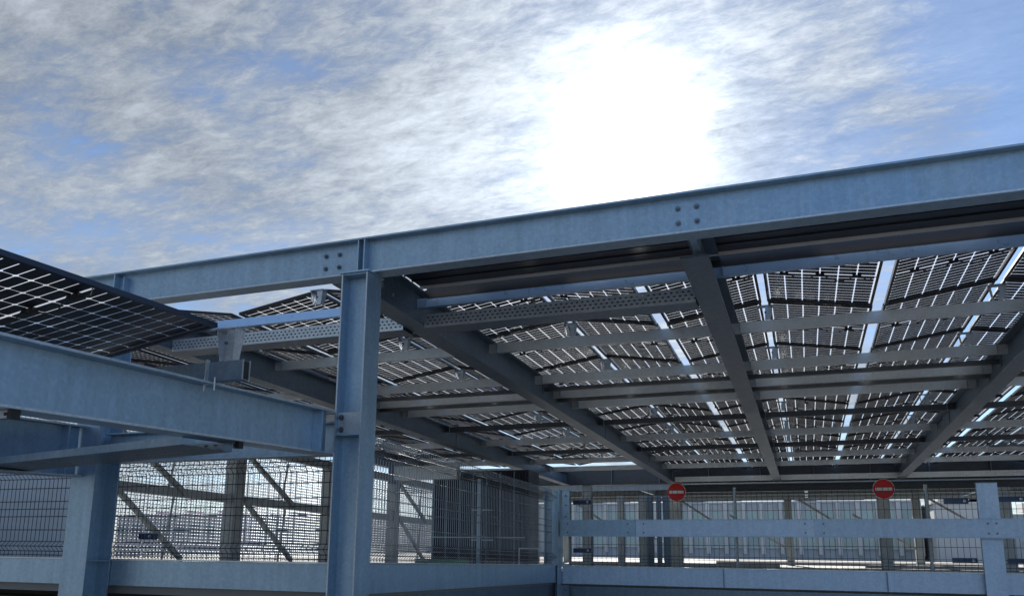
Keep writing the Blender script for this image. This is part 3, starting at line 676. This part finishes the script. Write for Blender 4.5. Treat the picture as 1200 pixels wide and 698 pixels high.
# ------------------------------------------------------------------ right background structures on the deck
def bcol(x, y, w, h1, lb, mat=GREEN_STEEL):
    t = thing('steel_column', lb, 'column', P(x,y,-.13), 'thin columns beyond the right fence')
    z0 = deck_z(y)
    part('shaft', MB().prism(isec(w,w,.02,.03), (x,y-w/2,z0), (x,y-w/2,EYE+h1), (1,0,0), (0,1,0)), mat, t)
    part('base_plate', MB().box(x-w*.7,x+w*.7,y-w*.7,y+w*.7,z0+.001,z0+.03), mat, t)
bcol(-6.3,28.5,.22,1.75,'slim column in the gap right of the corner post')
bcol(-5.5,28.5,.26,1.75,'pair of slim columns left of left sign, left one')
for x, y, w, lb in ((-5.1,29.5,.24,'first of the three grouped columns left of left sign'), (-4.75,29.5,.16,'middle thin pipe-like column of the group left of left sign'), (-4.5,30,.30,'rightmost dark blue column of the group left of left sign')):
    bcol(x-.35,y,w,1.8,lb,GALV_DARK)
t = thing('braced_frame', 'steel frame with diagonal braces beyond the right-hand fence', 'frame', (0,36,deck_z(36)))
for x in (-10.5,-5.6,-.7,4.2,9.1): part('upright', MB().box(x-.15,x+.15,35.8,36.1,deck_z(36),EYE+2.2), GREEN_STEEL, t)
part('top_beam', MB().box(-11,12,35.8,36.1,EYE+2.2,EYE+2.55), GALV_DARK, t)
for x in (-10.5,-5.6,-.7,4.2):
    part('brace', MB().beam((x+.2,35.75,EYE+2.1),(x+2.5,35.75,EYE+.55),.09,.11), GREEN_STEEL, t)
    part('brace', MB().beam((x+2.5,35.70,EYE+1.3),(x+4.8,35.70,EYE-.1),.09,.11), GREEN_STEEL, t)
    part('light_panel', MB().box(x+.4,x+3.0,35.9,35.95,EYE+1.9,EYE+2.02), GALV_PALE, t)
# parked-level kerb strips that catch the sun
for k, (x0, x1, y) in enumerate(((-9,-1,31.0), (-4,8,38.0), (2,14,33.0))):
    o = Vector(((x0+x1)/2,y,deck_z(y)))
    thing('kerb', ['low pale kerb on the deck behind left sign column','long low pale kerb farther back on the deck','low pale kerb on the deck at right'][k], 'kerb', o, 'deck kerbs', MB().box(x0,x1,y,y+.3,deck_z(y)-.02,deck_z(y)+.12).mesh('kerb', CONC, o))

# buildings
def building(label, x0, x1, y0, y1, ztop, mat, nx, nz, zb=-14.0, wz=.5, winm=WIN, pil=None, group='buildings behind the deck', base=None):
    t = thing('building', label, 'building', ((x0+x1)/2,y0,zb), group)
    part('wall', MB().box(x0,x1,y0,y1,zb,ztop), mat, t)
    part('roof_edge', MB().box(x0-.15,x1+.15,y0-.15,y1+.15,ztop+.003,ztop+.35*min(1,(ztop-zb)/12)), mat, t)
    dx = (x1-x0)/nx; zt = ztop; bz = base if base is not None else zb
    dz = (zt-bz)/nz; cnt = 0; rest = MB()
    for j in range(nz):
        for i in range(nx):
            a = x0+i*dx+dx*.18; c = bz+j*dz+dz*(1-wz)/2
            if cnt < 48:
                w_ = part('window', MB().box(a,a+dx*.64,y0-.03,y0-.004,c,c+dz*wz), winm, t)
                sub('window_frame', MB().box(a-.08,a,y0-.12,y0-.004,c-.08,c+dz*wz+.08).box(a+dx*.64,a+dx*.64+.08,y0-.12,y0-.004,c-.08,c+dz*wz+.08).box(a,a+dx*.64,y0-.12,y0-.004,c+dz*wz,c+dz*wz+.08).box(a,a+dx*.64,y0-.2,y0-.004,c-.08,c), PALE, w_)
            else: rest.box(a,a+dx*.64,y0-.03,y0-.004,c,c+dz*wz)
            cnt += 1
    if rest.v: part('upper_windows', rest, winm, t, True)
    for k in range(3): part('roof_unit', MB().box(x0+(x1-x0)*(.2+.27*k),x0+(x1-x0)*(.2+.27*k)+1.6,y0+3,y0+5,ztop+.36,ztop+1.0), mat, t)
    if pil:
        for i in range(nx+1): part('pilaster', MB().box(x0+i*dx-pil/2,x0+i*dx+pil/2,y0-.35,y0-.032,bz,ztop-.01), PALE, t)
    return t
t = thing('rear_canopy', 'second flat canopy over the deck behind the back girder', 'canopy', (0,33,EYE+2.2), None)
part('roof', MB().box(-16,16,29.5,37.5,EYE+2.25,EYE+2.33), GALV_DARK, t)
for y in (29.6,33.4,37.3): part('beam', MB().box(-16,16,y,y+.15,EYE+2.02,EYE+2.245), GREEN_STEEL, t)
for x in (-12,-6,0,6,12): part('cross_beam', MB().box(x,x+.12,29.8,37.2,EYE+2.06,EYE+2.246), GALV, t)
building('long pale building with columns and teal windows behind the right fence', -24.0, 7.4, 62, 75, EYE+3.1, LGREY, 24, 2, .2, .45, TEAL, .28, base=EYE-.6)
building('bright white building beyond the right end of the fence', 7.8, 11.3, 58, 70, EYE+2.75, PALE, 3, 1, .2, .25, GREYW, None, base=EYE+.2)
building('grey building behind the right-hand post', 12.0, 26.0, 64, 78, EYE+2.2, PALE, 8, 2, .2, .4, WIN, None, base=EYE-.6)
bl = [(-95,-74,90,3.4,PINK,'pale pink block far left beyond the screen wall'), (-66,-54,85,2.8,GREYW,'low grey block behind the left fence'),
      (-64,-46,130,4.6,LGREY,'pale block between uprights of the screen wall'), (-48,-38,80,1.6,GREYW,'low grey block with windows behind the left fence'),
      (-130,-104,140,5,PALE,'distant pale block at far left'), (-36,-27,105,3.0,PINK,'pinkish low block left of the navy tower'), (-30,-16,140,3.5,LGREY,'grey far block left of the long building'),
      (30,52,110,5,LGREY,'grey far block at the right edge'), (14,26,150,6.5,PALE,'pale far block over the white building')]
for x0, x1, y, h, mt, lb in bl:
    building(lb, x0, x1, y, y+14, EYE+h, mt, int((x1-x0)/2.6), 5, -14, .4, GREYW, None, 'far city blocks')
# far tree belt on the horizon
